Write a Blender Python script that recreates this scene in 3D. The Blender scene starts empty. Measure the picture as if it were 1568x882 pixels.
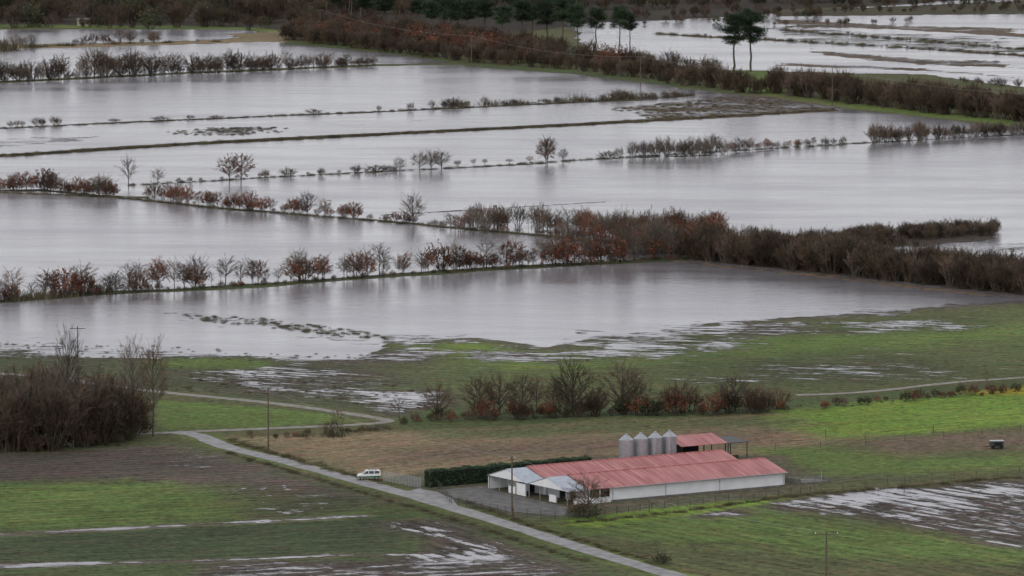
import bpy, math, random
import numpy as np
from mathutils import Vector, Matrix
R=random.Random(7)
scene=bpy.context.scene
scene.view_settings.view_transform='Standard'
scene.view_settings.look='None'
scene.view_settings.exposure=0
# ------------------------------------------------------------ survey: photo point -> point on the flood plain
F=8500.0; H=140.0; CU,CV,HV=784.0,441.0,-413.0
def G(u,v,z=0.0):
    D=F*(H-z)/(v-HV)
    return ((u-CU)*D/F, D, z)
def S(v): return (v-HV)/H     # px per metre at ground row v
# ------------------------------------------------------------ materials
def newmat(name):
    m=bpy.data.materials.new(name); m.use_nodes=True
    nt=m.node_tree; return m,nt,nt.nodes['Principled BSDF']
def simple(name,c,rough=.8,var=.25,scale=3.0,metal=0.0,inst=False,spec=.3,det=4):
    m,nt,b=newmat(name)
    b.inputs['Roughness'].default_value=rough
    b.inputs['Metallic'].default_value=metal
    b.inputs['Specular IOR Level'].default_value=spec
    geo=nt.nodes.new('ShaderNodeNewGeometry')
    n=nt.nodes.new('ShaderNodeTexNoise'); n.inputs['Scale'].default_value=scale; n.inputs['Detail'].default_value=1 if inst else det
    nt.links.new(geo.outputs['Position'],n.inputs['Vector'])
    mr=nt.nodes.new('ShaderNodeMapRange'); mr.inputs[1].default_value=.3; mr.inputs[2].default_value=.7
    mr.inputs[3].default_value=1-var; mr.inputs[4].default_value=1+var
    nt.links.new(n.outputs['Fac'],mr.inputs[0])
    mul=nt.nodes.new('ShaderNodeVectorMath'); mul.operation='SCALE'
    mul.inputs[0].default_value=c[:3]
    last=mr.outputs[0]
    if inst:
        oi=nt.nodes.new('ShaderNodeObjectInfo')
        m2=nt.nodes.new('ShaderNodeMapRange'); m2.inputs[3].default_value=.55; m2.inputs[4].default_value=1.45
        nt.links.new(oi.outputs['Random'],m2.inputs[0])
        mm=nt.nodes.new('ShaderNodeMath'); mm.operation='MULTIPLY'
        nt.links.new(last,mm.inputs[0]); nt.links.new(m2.outputs[0],mm.inputs[1]); last=mm.outputs[0]
    nt.links.new(last,mul.inputs['Scale'])
    nt.links.new(mul.outputs[0],b.inputs['Base Color'])
    return m
# ------------------------------------------------------------ numpy noise
def _h(i,j,s):
    n=(i.astype(np.int64)*374761393+j.astype(np.int64)*668265263+s*1442695041)&0x7fffffff
    n=(n^(n>>13))*1274126177&0x7fffffff
    return ((n^(n>>16))&0xffff)/65535.0
def vnoise(x,y,s):
    i=np.floor(x);j=np.floor(y);fx=x-i;fy=y-j
    fx=fx*fx*(3-2*fx);fy=fy*fy*(3-2*fy)
    return (_h(i,j,s)*(1-fx)+_h(i+1,j,s)*fx)*(1-fy)+(_h(i,j+1,s)*(1-fx)+_h(i+1,j+1,s)*fx)*fy
def fbm(x,y,sc,s,o=4):
    r=0;a=.5;t=0
    for k in range(o):
        r=r+a*vnoise(x/sc*2**k+17*k,y/sc*2**k+31*k,s+k);t+=a;a*=.55
    return r/t*2-1
# ------------------------------------------------------------ fields
fields=[]
def field(pts,col=None,w=None,fd=None,amp=None,b=2.0,world=False):
    P=pts if world else [G(*p)[:2] for p in pts]
    ang=None
    if fd:
        a,c=G(*fd[0]),G(*fd[1]); ang=math.atan2(c[1]-a[1],c[0]-a[0])
    fields.append((np.array(P,float),col,w,ang,amp,b))
def strip(pts,t,**k):
    up=[(u,v-t/2) for u,v in pts]; dn=[(u,v+t/2) for u,v in pts][::-1]
    field(up+dn,**k)
MUD=(.105,.09,.07); DMUD=(.06,.052,.04); OLIVE=(.09,.10,.042); GRN=(.10,.152,.038); BGRN=(.138,.225,.036); DGRN=(.073,.10,.038)
STRAW=(.19,.155,.085); BRN=(.13,.102,.066); REED=(.22,.18,.10)
# far woodland floor
field([(-3000,-30),(3000,-30),(3000,0),(1568,-5),(1180,14),(1180,26),(1000,30),(860,40),(600,70),(440,52),(400,40),(-3000,36)],(.045,.04,.03),-.95,b=4)
# main flood
FDH=((0,500),(1568,500))
field([(-2500,43),(380,43),(450,62),(600,78),(730,98),(870,108),(1000,124),(1170,147),(1300,165),(1568,196),(2500,280),(4000,300),(4000,520),(2500,490),
 (1568,462),(1400,474),(1250,486),(1080,496),(960,512),(840,533),(720,518),(600,525),(560,552),(440,556),(130,550),(-2500,548)],MUD,1.0,b=3)
# upper right flood
field([(870,34),(1050,28),(1180,18),(1568,-8),(4000,-60),(4000,190),(1568,132),(1420,112),(1200,108),(1090,104),(1000,92),(900,72)],DMUD,.9,b=5)
field([(1180,16),(1568,-2),(4000,-30),(4000,20),(1568,20),(1185,24)],(.07,.07,.04),-.25,amp=.8,b=5)
strip([(1180,30),(1300,36),(1568,52),(2500,80)],7,col=BRN,w=-.25,b=6)
strip([(1000,50),(1230,62),(1400,72),(1568,84),(2500,140)],4,col=BRN,w=-.25,b=6)
strip([(1190,44),(1400,60),(1568,74),(2500,110)],8,col=BRN,w=-.2,b=10)
strip([(1240,78),(1400,92),(1568,98)],12,col=BRN,w=-.06,b=10)
strip([(1200,52),(1568,68)],26,col=(.07,.07,.045),w=.03,amp=.9,b=14)
strip([(1190,36),(1568,44)],8,col=BRN,w=-.07,amp=.8,b=10)
strip([(1180,96),(1400,104),(1568,118)],6,col=BRN,w=-.05,amp=.8,b=8)
field([(1120,106),(1190,106),(1230,130),(1180,146),(1120,132)],GRN,-.7,b=4)
strip([(1170,142),(1300,160),(1568,188),(2500,270)],7,col=GRN,w=-.8,b=2)
# top left
strip([(-1000,36),(60,38),(330,40),(470,48)],4,col=GRN,w=-1,b=3)
strip([(-1000,76),(60,69),(330,62),(440,55)],7,col=REED,w=-.4,b=6)
field([(350,50),(440,45),(450,62),(370,62)],REED,-.6,b=5)
strip([(-1000,170),(0,124),(300,109),(575,98),(730,95)],4,col=OLIVE,w=-.6,b=3)
strip([(440,62),(600,78),(730,98),(870,108),(1000,124),(1170,146)],6,col=DGRN,w=-.8,b=3)
# banks
A=[(-1000,235),(0,195),(180,186),(420,176),(620,168),(800,159),(1000,150),(1065,144)]
strip(A,3.0,col=DMUD,w=-.2,b=2.5)
B=[(-1000,290),(0,237),(300,218),(600,203),(900,188),(1120,176),(1280,166)]
strip(B,5,col=DMUD,w=-.8,b=2)
field([(930,160),(1100,142),(1180,146),(1290,165),(1200,176),(1000,184),(940,176)],BRN,-.02,amp=.7,b=16)
field([(230,203),(320,192),(440,192),(430,204),(330,208)],DMUD,.0,amp=.7,b=12)
field([(-300,222),(60,205),(170,206),(140,216),(-200,240)],DMUD,.05,amp=.7,b=10)
field([(470,188),(640,180),(700,184),(500,196)],DMUD,.15,amp=.7,b=10)
C=[(-1000,285),(0,291),(60,290),(180,301)]
strip(C,4,col=DMUD,w=-.5,b=2.5)
C2=[(190,283),(330,276),(400,271),(540,263),(620,259),(700,256),(830,249),(870,245),(920,242),(1100,236),(1300,219),(1335,217),(1520,207),(1700,198),(2500,150)]
strip(C2,2.6,col=DMUD,w=-.12,b=2.5)
D_=[(120,298),(220,301),(240,308),(330,318),(430,325),(540,333),(640,343),(700,350),(800,357),(900,365),(960,374),(1060,385)]
strip(D_,3.5,col=OLIVE,w=-.35,b=2.5)
strip([(545,331),(680,323),(930,308)],2.2,col=DMUD,w=-.1,b=2)
strip([(930,308),(1130,297),(1568,270),(2500,215)],1.4,col=DMUD,w=.02,b=1.5)
field([(800,348),(1000,352),(1060,372),(1070,398),(960,400),(850,385)],DMUD,.05,b=5)
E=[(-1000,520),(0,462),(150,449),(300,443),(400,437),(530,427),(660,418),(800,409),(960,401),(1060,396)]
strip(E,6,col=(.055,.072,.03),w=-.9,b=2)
FB=[(1060,396),(1200,413),(1400,434),(1568,453),(2500,570)]
field([(1040,378),(1200,398),(1400,415),(1568,432),(2500,530),(2500,575)]+FB[::-1][1:]+[(1040,398)],DMUD,-.8,b=3)
strip([(1040,400),(1200,417),(1400,439),(1568,459),(2500,580)],4,col=(.13,.10,.065),w=-.6,b=3)
field([(1270,368),(1400,358),(1520,350),(1530,365),(1420,378),(1290,378)],DMUD,-.5,b=4)
field([(1480,374),(1568,368),(2500,420),(2500,500),(1568,432),(1420,400)],DMUD,.1,b=8)
# lower flood margin
FD1=((250,560),(650,585))
FD2=((600,560),(1568,590))
field([(-1000,500),(0,500),(90,512),(200,530),(430,538),(560,545),(600,556),(-1000,556)],MUD,.13,fd=FDH,amp=1,b=10)
field([(250,476),(400,484),(560,508),(610,526),(540,528),(420,512),(280,498)],DMUD,.02,fd=FDH,amp=1,b=12)
field([(-2500,548),(130,548),(440,555),(600,556),(700,600),(640,650),(500,632),(250,604),(0,575),(-2500,480)],(.075,.088,.042),-.25,fd=FD1,amp=1.0,b=9)
field([(280,560),(470,554),(600,570),(660,598),(600,616),(430,604),(310,588)],(.085,.082,.055),-.05,fd=FD1,amp=1.3,b=12)
field([(200,556),(300,548),(440,556),(380,568),(240,566)],GRN,-.25,amp=.8,b=8)
field([(600,526),(720,520),(850,542),(960,516),(1080,498),(1250,488),(1568,464),(2500,490),(4000,520),(4000,640),(1568,576),(1220,606),(900,604),(650,602)],(.096,.122,.044),-.27,fd=FD2,amp=1.2,b=14)
field([(600,528),(720,522),(850,542),(900,560),(800,562),(690,556)],BGRN,-.27,fd=FD2,amp=.9,b=9)
field([(920,525),(1080,512),(1300,512),(1568,500),(1568,520),(1250,540),(1000,556),(860,562)],(.11,.172,.042),-.28,fd=FD2,amp=1,b=12)
field([(860,508),(1000,502),(1130,494),(1140,515),(1050,545),(900,550),(850,542)],(.095,.105,.05),.05,fd=FD2,amp=1.3,b=16)
field([(500,536),(660,538),(700,552),(620,560),(500,558)],MUD,.1,fd=FD2,amp=1.1,b=12)
field([(700,536),(830,542),(860,554),(740,554)],MUD,.03,fd=FD2,amp=1.2,b=10)
field([(1100,506),(1200,498),(1270,508),(1140,518)],MUD,.0,fd=FD2,amp=1.2,b=12)
field([(1250,492),(1400,482),(1500,484),(1440,508),(1320,510)],(.10,.12,.05),.02,fd=FD2,amp=1.3,b=14)
strip([(1080,494),(1250,484),(1400,471),(1568,460),(2000,450)],14,col=MUD,w=.1,fd=FD2,amp=1.4,b=12)
strip([(590,522),(720,518),(840,532),(960,512),(1080,496)],10,col=MUD,w=.1,fd=FD2,amp=1.4,b=12)
field([(1150,556),(1420,552),(1450,582),(1100,586)],(.09,.105,.048),-.12,fd=FD2,amp=1.3,b=16)
field([(600,606),(660,602),(690,625),(640,642),(590,634)],MUD,.08,b=6)
# strip behind tree group
field([(230,612),(500,636),(560,648),(330,660),(240,662)],GRN,-.6,amp=.6,b=2)
field([(590,648),(650,628),(900,622),(1220,612),(1568,582),(4000,560),(4000,700),(1568,600),(1220,632),(1000,645),(640,660)],DGRN,-.9,b=3)
# straw field
FD3=((500,720),(1100,655))
field([(345,674),(600,664),(900,650),(1100,640),(1225,634),(1300,660),(1310,690),(1150,705),(950,708),(640,728),(610,735),(540,740),(430,706)],STRAW,-1,fd=FD3,amp=.6,b=3)
field([(560,692),(700,684),(950,672),(1180,664),(1160,688),(900,698),(600,712)],BRN,-1,fd=FD3,amp=.6,b=10)
field([(640,662),(900,650),(1100,641),(1240,640),(1230,655),(950,664),(700,676)],(.10,.112,.048),-1,fd=FD3,amp=.5,b=6)
field([(345,674),(430,706),(540,740),(530,716),(420,686)],(.14,.125,.065),-1,b=5)
field([(1200,632),(1400,612),(1568,597),(4000,560),(4000,700),(1568,656),(1440,672),(1330,680),(1250,664)],BGRN,-1,fd=((1250,650),(1568,620)),amp=.5,b=7)
field([(1460,603),(1568,594),(1900,570),(1700,596),(1568,606)],(.27,.24,.03),-1,b=3)
field([(1320,678),(1568,654),(2500,640),(2500,790),(1568,722),(1250,750),(1150,700),(1230,690)],(.095,.11,.042),-.9,b=5)
field([(1320,680),(1568,664),(2500,650),(2500,690),(1568,690),(1380,700)],BRN,-.9,b=9)
field([(1210,716),(1330,722),(1400,735),(1260,745)],(.08,.085,.05),-.2,b=6)
field([(1150,690),(1260,690),(1400,705),(1568,700),(1568,722),(1250,735)],GRN,-.8,b=7)
# around farm
field([(600,735),(640,728),(740,722),(900,700),(1200,700),(1260,740),(1215,760),(870,806),(740,790),(690,772),(640,760)],(.10,.10,.06),-.8,b=2)
# bottom right
FD4=((1180,770),(1560,835))
field([(850,806),(1215,760),(1568,728),(3000,690),(3000,1100),(1040,960),(800,810)],(.088,.10,.04),-.45,fd=FD4,amp=1.0,b=2)
field([(860,806),(960,800),(1150,780),(1300,800),(1568,845),(1568,870),(1300,862),(1000,830),(880,816)],(.098,.148,.038),-.47,fd=FD4,amp=.9,b=8)
field([(1145,772),(1300,758),(1568,736),(2500,690),(2500,900),(1568,842),(1400,812),(1290,797)],(.10,.086,.066),-.09,fd=FD4,amp=1.4,b=6)
field([(1150,771),(1260,762),(1420,752),(1400,768),(1310,790),(1200,778)],MUD,.16,fd=FD4,amp=1.2,b=7)
field([(1360,757),(1568,744),(1568,765),(1400,785)],MUD,.05,fd=FD4,amp=1.4,b=8)
field([(1060,784),(1130,782),(1140,795),(1070,797)],MUD,.05,b=4)
field([(910,795),(970,786),(985,793),(930,802)],MUD,.1,b=3)
field([(850,800),(1200,765),(1230,768),(900,812)],BGRN,-.7,b=3)
# bottom left
FD5=((0,790),(560,765))
field([(-2500,660),(0,690),(240,678),(300,690),(430,722),(540,752),(640,782),(760,815),(880,855),(960,890),(1000,1000),(-2500,1100)],DGRN,-.6,fd=FD5,amp=.9,b=2)
field([(-2500,700),(0,696),(230,684),(330,698),(480,735),(600,775),(440,770),(200,745),(0,745),(-2500,745)],(.105,.092,.068),-.28,fd=FD5,amp=1.1,b=6)
field([(-2500,750),(0,742),(200,738),(400,765),(640,785),(560,800),(250,808),(0,820),(-2500,850)],(.108,.162,.042),-.42,fd=FD5,amp=.9,b=9)
field([(330,745),(500,760),(600,782),(500,797),(380,800)],(.095,.102,.048),-.18,fd=FD5,amp=1.2,b=9)
field([(0,700),(180,692),(280,702),(330,722),(150,726),(0,730)],(.09,.08,.062),-.2,fd=FD5,amp=1.2,b=8)
strip([(-2500,850),(0,824),(250,811),(420,802),(570,794)],5,col=(.2,.17,.13),w=.06,b=1.6)
field([(-2500,860),(0,830),(250,816),(570,800),(620,815),(600,852),(330,860),(0,872),(-2500,920)],(.064,.086,.038),-.5,fd=FD5,amp=.9,b=2)
field([(560,803),(680,800),(790,845),(900,885),(700,890),(560,862),(640,850),(660,835)],(.10,.088,.066),-.13,fd=((600,805),(850,880)),amp=1.4,b=4)
strip([(-2500,900),(0,873),(330,864),(560,855),(760,860)],6,col=(.15,.13,.10),w=.14,b=2)
field([(300,868),(560,862),(800,868),(860,890),(900,1000),(300,1000)],(.10,.088,.066),-.05,fd=FD5,amp=1.3,b=4)
# wheel tracks holding water
for tr in ([(340,765),(370,752),(395,748),(400,760),(385,772),(395,782),(430,790),(470,796)],[(352,768),(380,756),(405,752),(412,762),(398,775),(410,785)],[(610,806),(660,815),(700,822),(725,835),(700,846),(660,842),(650,832),(670,826)],[(600,812),(650,822),(690,830),(700,838)],
           [(560,800),(640,820),(720,846),(780,872)],[(575,798),(655,817),(740,846),(800,872)],[(1180,775),(1300,790),(1420,812),(1568,842)],[(1200,768),(1330,785),(1568,826)],[(1290,762),(1420,782),(1568,808)],[(1340,760),(1460,776),(1568,792)],[(430,745),(440,760),(470,768),(520,770)],[(560,776),(520,782),(450,786),(380,784)]):
    strip([tuple(p) for p in tr],1.5,w=.08,b=.9)
def smooth(pts,n=8):
    P=[np.array(p,float) for p in pts]; P=[2*P[0]-P[1]]+P+[2*P[-1]-P[-2]]; out=[]
    for i in range(1,len(P)-2):
        for k in range(n):
            t=k/n
            out.append(.5*((2*P[i])+(-P[i-1]+P[i+1])*t+(2*P[i-1]-5*P[i]+4*P[i+1]-P[i+2])*t*t+(-P[i-1]+3*P[i]-3*P[i+1]+P[i+2])*t**3))
    out.append(P[-2]); return out
road_main=[G(*p)[:2] for p in [(262,664),(300,670),(345,688),(430,709),(540,739),(640,767),(760,803),(900,848),(1020,884),(1180,930),(1420,1000)]]
track_a=[G(*p)[:2] for p in [(-700,540),(0,574),(140,590),(250,603),(400,618),(500,631),(565,641),(592,647),(560,652),(430,658),(330,662),(262,665),(200,667),(100,665)]]
track_b=[G(*p)[:2] for p in [(1222,607),(1300,604),(1370,598),(1450,589),(1568,580),(2200,540)]]
def offs(pts,wd):
    P=smooth(pts); L=[];Rr=[]
    for i,p in enumerate(P):
        d=P[min(i+1,len(P)-1)]-P[max(i-1,0)]; d=d/np.linalg.norm(d); n=np.array([-d[1],d[0]])
        j=1+.06*math.sin(i*1.7)+.05*math.sin(i*.6)
        L.append(p+n*wd/2*j);Rr.append(p-n*wd/2*j)
    return L,Rr
for tr,wd,c in ((road_main,7.5,(.10,.13,.04)),(track_a,6,(.09,.105,.045)),(track_b,6,(.09,.10,.04))):
    L,Rr=offs(tr,wd); field(L+Rr[::-1],c,-1,b=1.0,world=True)
# ------------------------------------------------------------ build ground grid
vs=np.concatenate([np.arange(940,-25,-1.25)])
ys=F*H/(vs-HV)
ys=np.concatenate([[30,200,400,600,750],ys,[3400,3800,4500,6000,9000,14000,25000]])
ts=np.arange(-1250,1251,2.5)/F
ext=np.array([.2,.3,.5,1,2,5,30])
ts=np.concatenate([-ext[::-1],ts,ext])
Yg,Tg=np.meshgrid(ys,ts,indexing='ij'); Xg=Yg*Tg
nr,nc=Xg.shape; X=Xg.ravel();Y=Yg.ravel(); N=X.size
col=np.empty((N,3)); col[:]=OLIVE; w=np.full(N,-.9); ang=np.full(N,0.05); amp=np.full(N,.3)
n25=fbm(X,Y,22,11); n5=fbm(X,Y,4,23,3)
nz=.65*n25+.6*n5
lum=fbm(X,Y*.8,60,41,3)
for P,c,fw,fa,fam,b in fields:
    x0,y0=P.min(0)-3*b-1; x1,y1=P.max(0)+3*b+1
    idx=np.nonzero((X>x0)&(X<x1)&(Y>y0)&(Y<y1))[0]
    if idx.size==0: continue
    x=X[idx];y=Y[idx]
    d2=np.full(x.size,1e18); ins=np.zeros(x.size,bool)
    m=len(P)
    for i in range(m):
        ax,ay=P[i];bx,by=P[(i+1)%m]
        ex,ey=bx-ax,by-ay; L2=ex*ex+ey*ey+1e-9
        t=np.clip(((x-ax)*ex+(y-ay)*ey)/L2,0,1)
        dx=x-ax-t*ex;dy=y-ay-t*ey
        d2=np.minimum(d2,dx*dx+dy*dy)
        if abs(ey)>1e-9:
            c_=((ay>y)!=(by>y))&(x<ex*(y-ay)/ey+ax); ins^=c_
    sd=np.sqrt(d2); sd[~ins]*=-1
    t=np.clip((sd+nz[idx]*b*1.3)/(b)*.5+.5,0,1); t=t*t*(3-2*t)
    if c is not None: col[idx]=col[idx]*(1-t[:,None])+np.array(c)*t[:,None]
    if fw is not None: w[idx]=w[idx]*(1-t)+fw*t
    if fam is not None: amp[idx]=amp[idx]*(1-t)+fam*t
    if fa is not None:
        k=t>.5; ang[idx[k]]=fa
col*=(1+.28*lum[:,None]+.22*nz[:,None])
col=np.clip(col,.01,.6)
across=-np.sin(ang)*X+np.cos(ang)*Y; along=np.cos(ang)*X+np.sin(ang)*Y
def gridmesh(name,mask_faces=None,z=0.0):
    me=bpy.data.meshes.new(name)
    ii=np.arange(nr*nc).reshape(nr,nc)
    q=np.stack([ii[:-1,:-1],ii[:-1,1:],ii[1:,1:],ii[1:,:-1]],-1).reshape(-1,4)
    if mask_faces is not None: q=q[mask_faces(q)]
    used=np.unique(q); rm=np.zeros(N,np.int64); rm[used]=np.arange(used.size); q=rm[q]
    me.vertices.add(used.size); co=np.stack([X[used],Y[used],np.full(used.size,z)],-1)
    me.vertices.foreach_set('co',co.ravel().astype(np.float32))
    me.loops.add(q.size); me.loops.foreach_set('vertex_index',q.ravel().astype(np.int32))
    me.polygons.add(len(q)); me.polygons.foreach_set('loop_start',np.arange(0,q.size,4,dtype=np.int32))
    me.update(calc_edges=True)
    a=me.attributes.new('gcol','FLOAT_COLOR','POINT'); a.data.foreach_set('color',np.concatenate([col[used],np.ones((used.size,1))],1).ravel().astype(np.float32))
    a=me.attributes.new('fuv','FLOAT_VECTOR','POINT'); a.data.foreach_set('vector',np.stack([across[used],along[used],amp[used]],-1).ravel().astype(np.float32))
    a=me.attributes.new('wet','FLOAT','POINT'); a.data.foreach_set('value',w[used].astype(np.float32))
    ob=bpy.data.objects.new(name,me); scene.collection.objects.link(ob); return ob
ground=gridmesh('ground')
water=gridmesh('flood_water',lambda q:(w[q].max(1)>-.5),z=.02)
def nd(nt,t,**k):
    n=nt.nodes.new(t)
    for a,b in k.items(): setattr(n,a,b)
    return n
def math_(nt,op,a,b=None,c=None):
    n=nd(nt,'ShaderNodeMath',operation=op)
    for i,v in enumerate((a,b,c)):
        if v is None: continue
        if isinstance(v,(int,float)): n.inputs[i].default_value=v
        else: nt.links.new(v,n.inputs[i])
    return n.outputs[0]
def wetchain(nt):
    a=nd(nt,'ShaderNodeAttribute',attribute_name='wet'); f=nd(nt,'ShaderNodeAttribute',attribute_name='fuv')
    sx=nd(nt,'ShaderNodeSeparateXYZ'); nt.links.new(f.outputs['Vector'],sx.inputs[0])
    geo=nd(nt,'ShaderNodeNewGeometry')
    def noise(vec,sc,det=4,rough=.6):
        n=nd(nt,'ShaderNodeTexNoise'); n.inputs['Scale'].default_value=sc; n.inputs['Detail'].default_value=det; n.inputs['Roughness'].default_value=rough
        nt.links.new(vec,n.inputs['Vector']); return math_(nt,'SUBTRACT',n.outputs['Fac'],.5)
    cx=nd(nt,'ShaderNodeCombineXYZ')
    nt.links.new(math_(nt,'MULTIPLY',sx.outputs[0],.42),cx.inputs[0]); nt.links.new(math_(nt,'MULTIPLY',sx.outputs[1],.07),cx.inputs[1])
    streak=noise(cx.outputs[0],1.0,4,.7)
    big=noise(geo.outputs['Position'],.045,4,.6)
    fine=noise(geo.outputs['Position'],.5,4,.75)
    wave=math_(nt,'SINE',math_(nt,'ADD',math_(nt,'MULTIPLY',sx.outputs[0],1.9),math_(nt,'MULTIPLY',big,8)))
    s=math_(nt,'MULTIPLY',math_(nt,'ADD',streak,math_(nt,'MULTIPLY',wave,.035)),sx.outputs[2])
    tot=math_(nt,'ADD',math_(nt,'ADD',math_(nt,'MULTIPLY',big,.65),math_(nt,'MULTIPLY',fine,.55)),s)
    lvl=math_(nt,'ADD',a.outputs['Fac'],tot)
    return lvl,sx,geo,streak,fine,big,wave
m,nt,b=newmat('field_soil_and_grass')
lvl,sx,geo,streak,fine,big,wave=wetchain(nt)
c=nd(nt,'ShaderNodeAttribute',attribute_name='gcol')
var=math_(nt,'ADD',1.0,math_(nt,'ADD',math_(nt,'MULTIPLY',math_(nt,'MULTIPLY',streak,sx.outputs[2]),2.2),math_(nt,'MULTIPLY',fine,2.2)))
n2=nd(nt,'ShaderNodeTexNoise'); n2.inputs['Scale'].default_value=.75; n2.inputs['Detail'].default_value=4; n2.inputs['Roughness'].default_value=.9
nt.links.new(geo.outputs['Position'],n2.inputs['Vector'])
var=math_(nt,'ADD',var,math_(nt,'MULTIPLY',math_(nt,'SUBTRACT',n2.outputs['Fac'],.5),3.0))
var=math_(nt,'ADD',var,math_(nt,'MULTIPLY',math_(nt,'MULTIPLY',wave,sx.outputs[2]),-.10))
var=math_(nt,'MAXIMUM',var,.3)
md=nd(nt,'ShaderNodeMapRange'); md.inputs[1].default_value=-.3; md.inputs[2].default_value=0; md.inputs[3].default_value=1; md.inputs[4].default_value=.62
nt.links.new(lvl,md.inputs[0])
var=math_(nt,'MULTIPLY',var,md.outputs[0])
sc=nd(nt,'ShaderNodeVectorMath',operation='SCALE'); nt.links.new(c.outputs['Color'],sc.inputs[0]); nt.links.new(var,sc.inputs['Scale'])
mx=nd(nt,'ShaderNodeMix',data_type='RGBA')
bm=nd(nt,'ShaderNodeVectorMath',operation='MULTIPLY'); nt.links.new(sc.outputs[0],bm.inputs[0]); bm.inputs[1].default_value=(1.25,.9,1.05)
cx=nd(nt,'ShaderNodeCombineXYZ'); nt.links.new(math_(nt,'MULTIPLY',sx.outputs[0],.2),cx.inputs[0]); nt.links.new(math_(nt,'MULTIPLY',sx.outputs[1],.06),cx.inputs[1])
n3=nd(nt,'ShaderNodeTexNoise'); n3.inputs['Scale'].default_value=1; n3.inputs['Detail'].default_value=6; n3.inputs['Roughness'].default_value=.78
nt.links.new(cx.outputs[0],n3.inputs['Vector'])
mr=nd(nt,'ShaderNodeMapRange'); mr.inputs[1].default_value=.47; mr.inputs[2].default_value=.64; nt.links.new(n3.outputs['Fac'],mr.inputs[0])
nt.links.new(mr.outputs[0],mx.inputs['Factor']); nt.links.new(sc.outputs[0],mx.inputs[6]); nt.links.new(bm.outputs[0],mx.inputs[7])
nt.links.new(mx.outputs[2],b.inputs['Base Color']); b.inputs['Roughness'].default_value=.95; b.inputs['Specular IOR Level'].default_value=.15
ground.data.materials.append(m)
m,nt,b=newmat('flood_water_surface')
lvl,sx,geo,streak,fine,big,wave=wetchain(nt)
mr=nd(nt,'ShaderNodeMapRange'); mr.inputs[1].default_value=-.05; mr.inputs[2].default_value=.10; nt.links.new(lvl,mr.inputs[0])
b.inputs['IOR'].default_value=1.38
b.inputs['Specular IOR Level'].default_value=.62
mpb=nd(nt,'ShaderNodeMapping'); mpb.inputs['Scale'].default_value=(.35,1,1); nt.links.new(geo.outputs['Position'],mpb.inputs[0])
rv_=nd(nt,'ShaderNodeTexNoise'); rv_.inputs['Scale'].default_value=.028; rv_.inputs['Detail'].default_value=6; rv_.inputs['Roughness'].default_value=.65; nt.links.new(mpb.outputs[0],rv_.inputs['Vector'])
rr=nd(nt,'ShaderNodeMapRange'); rr.inputs[1].default_value=.35; rr.inputs[2].default_value=.65; rr.inputs[3].default_value=.10; rr.inputs[4].default_value=.25
nt.links.new(rv_.outputs['Fac'],rr.inputs[0]); nt.links.new(rr.outputs[0],b.inputs['Roughness'])
cw=nd(nt,'ShaderNodeMix',data_type='RGBA'); nt.links.new(rv_.outputs['Fac'],cw.inputs['Factor'])
cw.inputs[6].default_value=(.14,.13,.135,1); cw.inputs[7].default_value=(.27,.255,.265,1); nt.links.new(cw.outputs[2],b.inputs['Base Color'])  # stretched base colour patches imitate uneven reflection on the water
mp=nd(nt,'ShaderNodeMapping'); mp.inputs['Scale'].default_value=(.3,.22,.5); nt.links.new(geo.outputs['Position'],mp.inputs[0])
wn=nd(nt,'ShaderNodeTexNoise'); wn.inputs['Scale'].default_value=1.1; wn.inputs['Detail'].default_value=5; wn.inputs['Roughness'].default_value=.65; nt.links.new(mp.outputs[0],wn.inputs['Vector'])
bp=nd(nt,'ShaderNodeBump'); bp.inputs['Strength'].default_value=.8; bp.inputs['Distance'].default_value=.14
nt.links.new(wn.outputs['Fac'],bp.inputs['Height']); nt.links.new(bp.outputs[0],b.inputs['Normal'])
tr=nd(nt,'ShaderNodeBsdfTransparent'); ms=nd(nt,'ShaderNodeMixShader')
nt.links.new(mr.outputs[0],ms.inputs[0]); nt.links.new(tr.outputs[0],ms.inputs[1]); nt.links.new(b.outputs[0],ms.inputs[2])
nt.links.new(ms.outputs[0],nt.nodes['Material Output'].inputs['Surface'])
water.data.materials.append(m)
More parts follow.
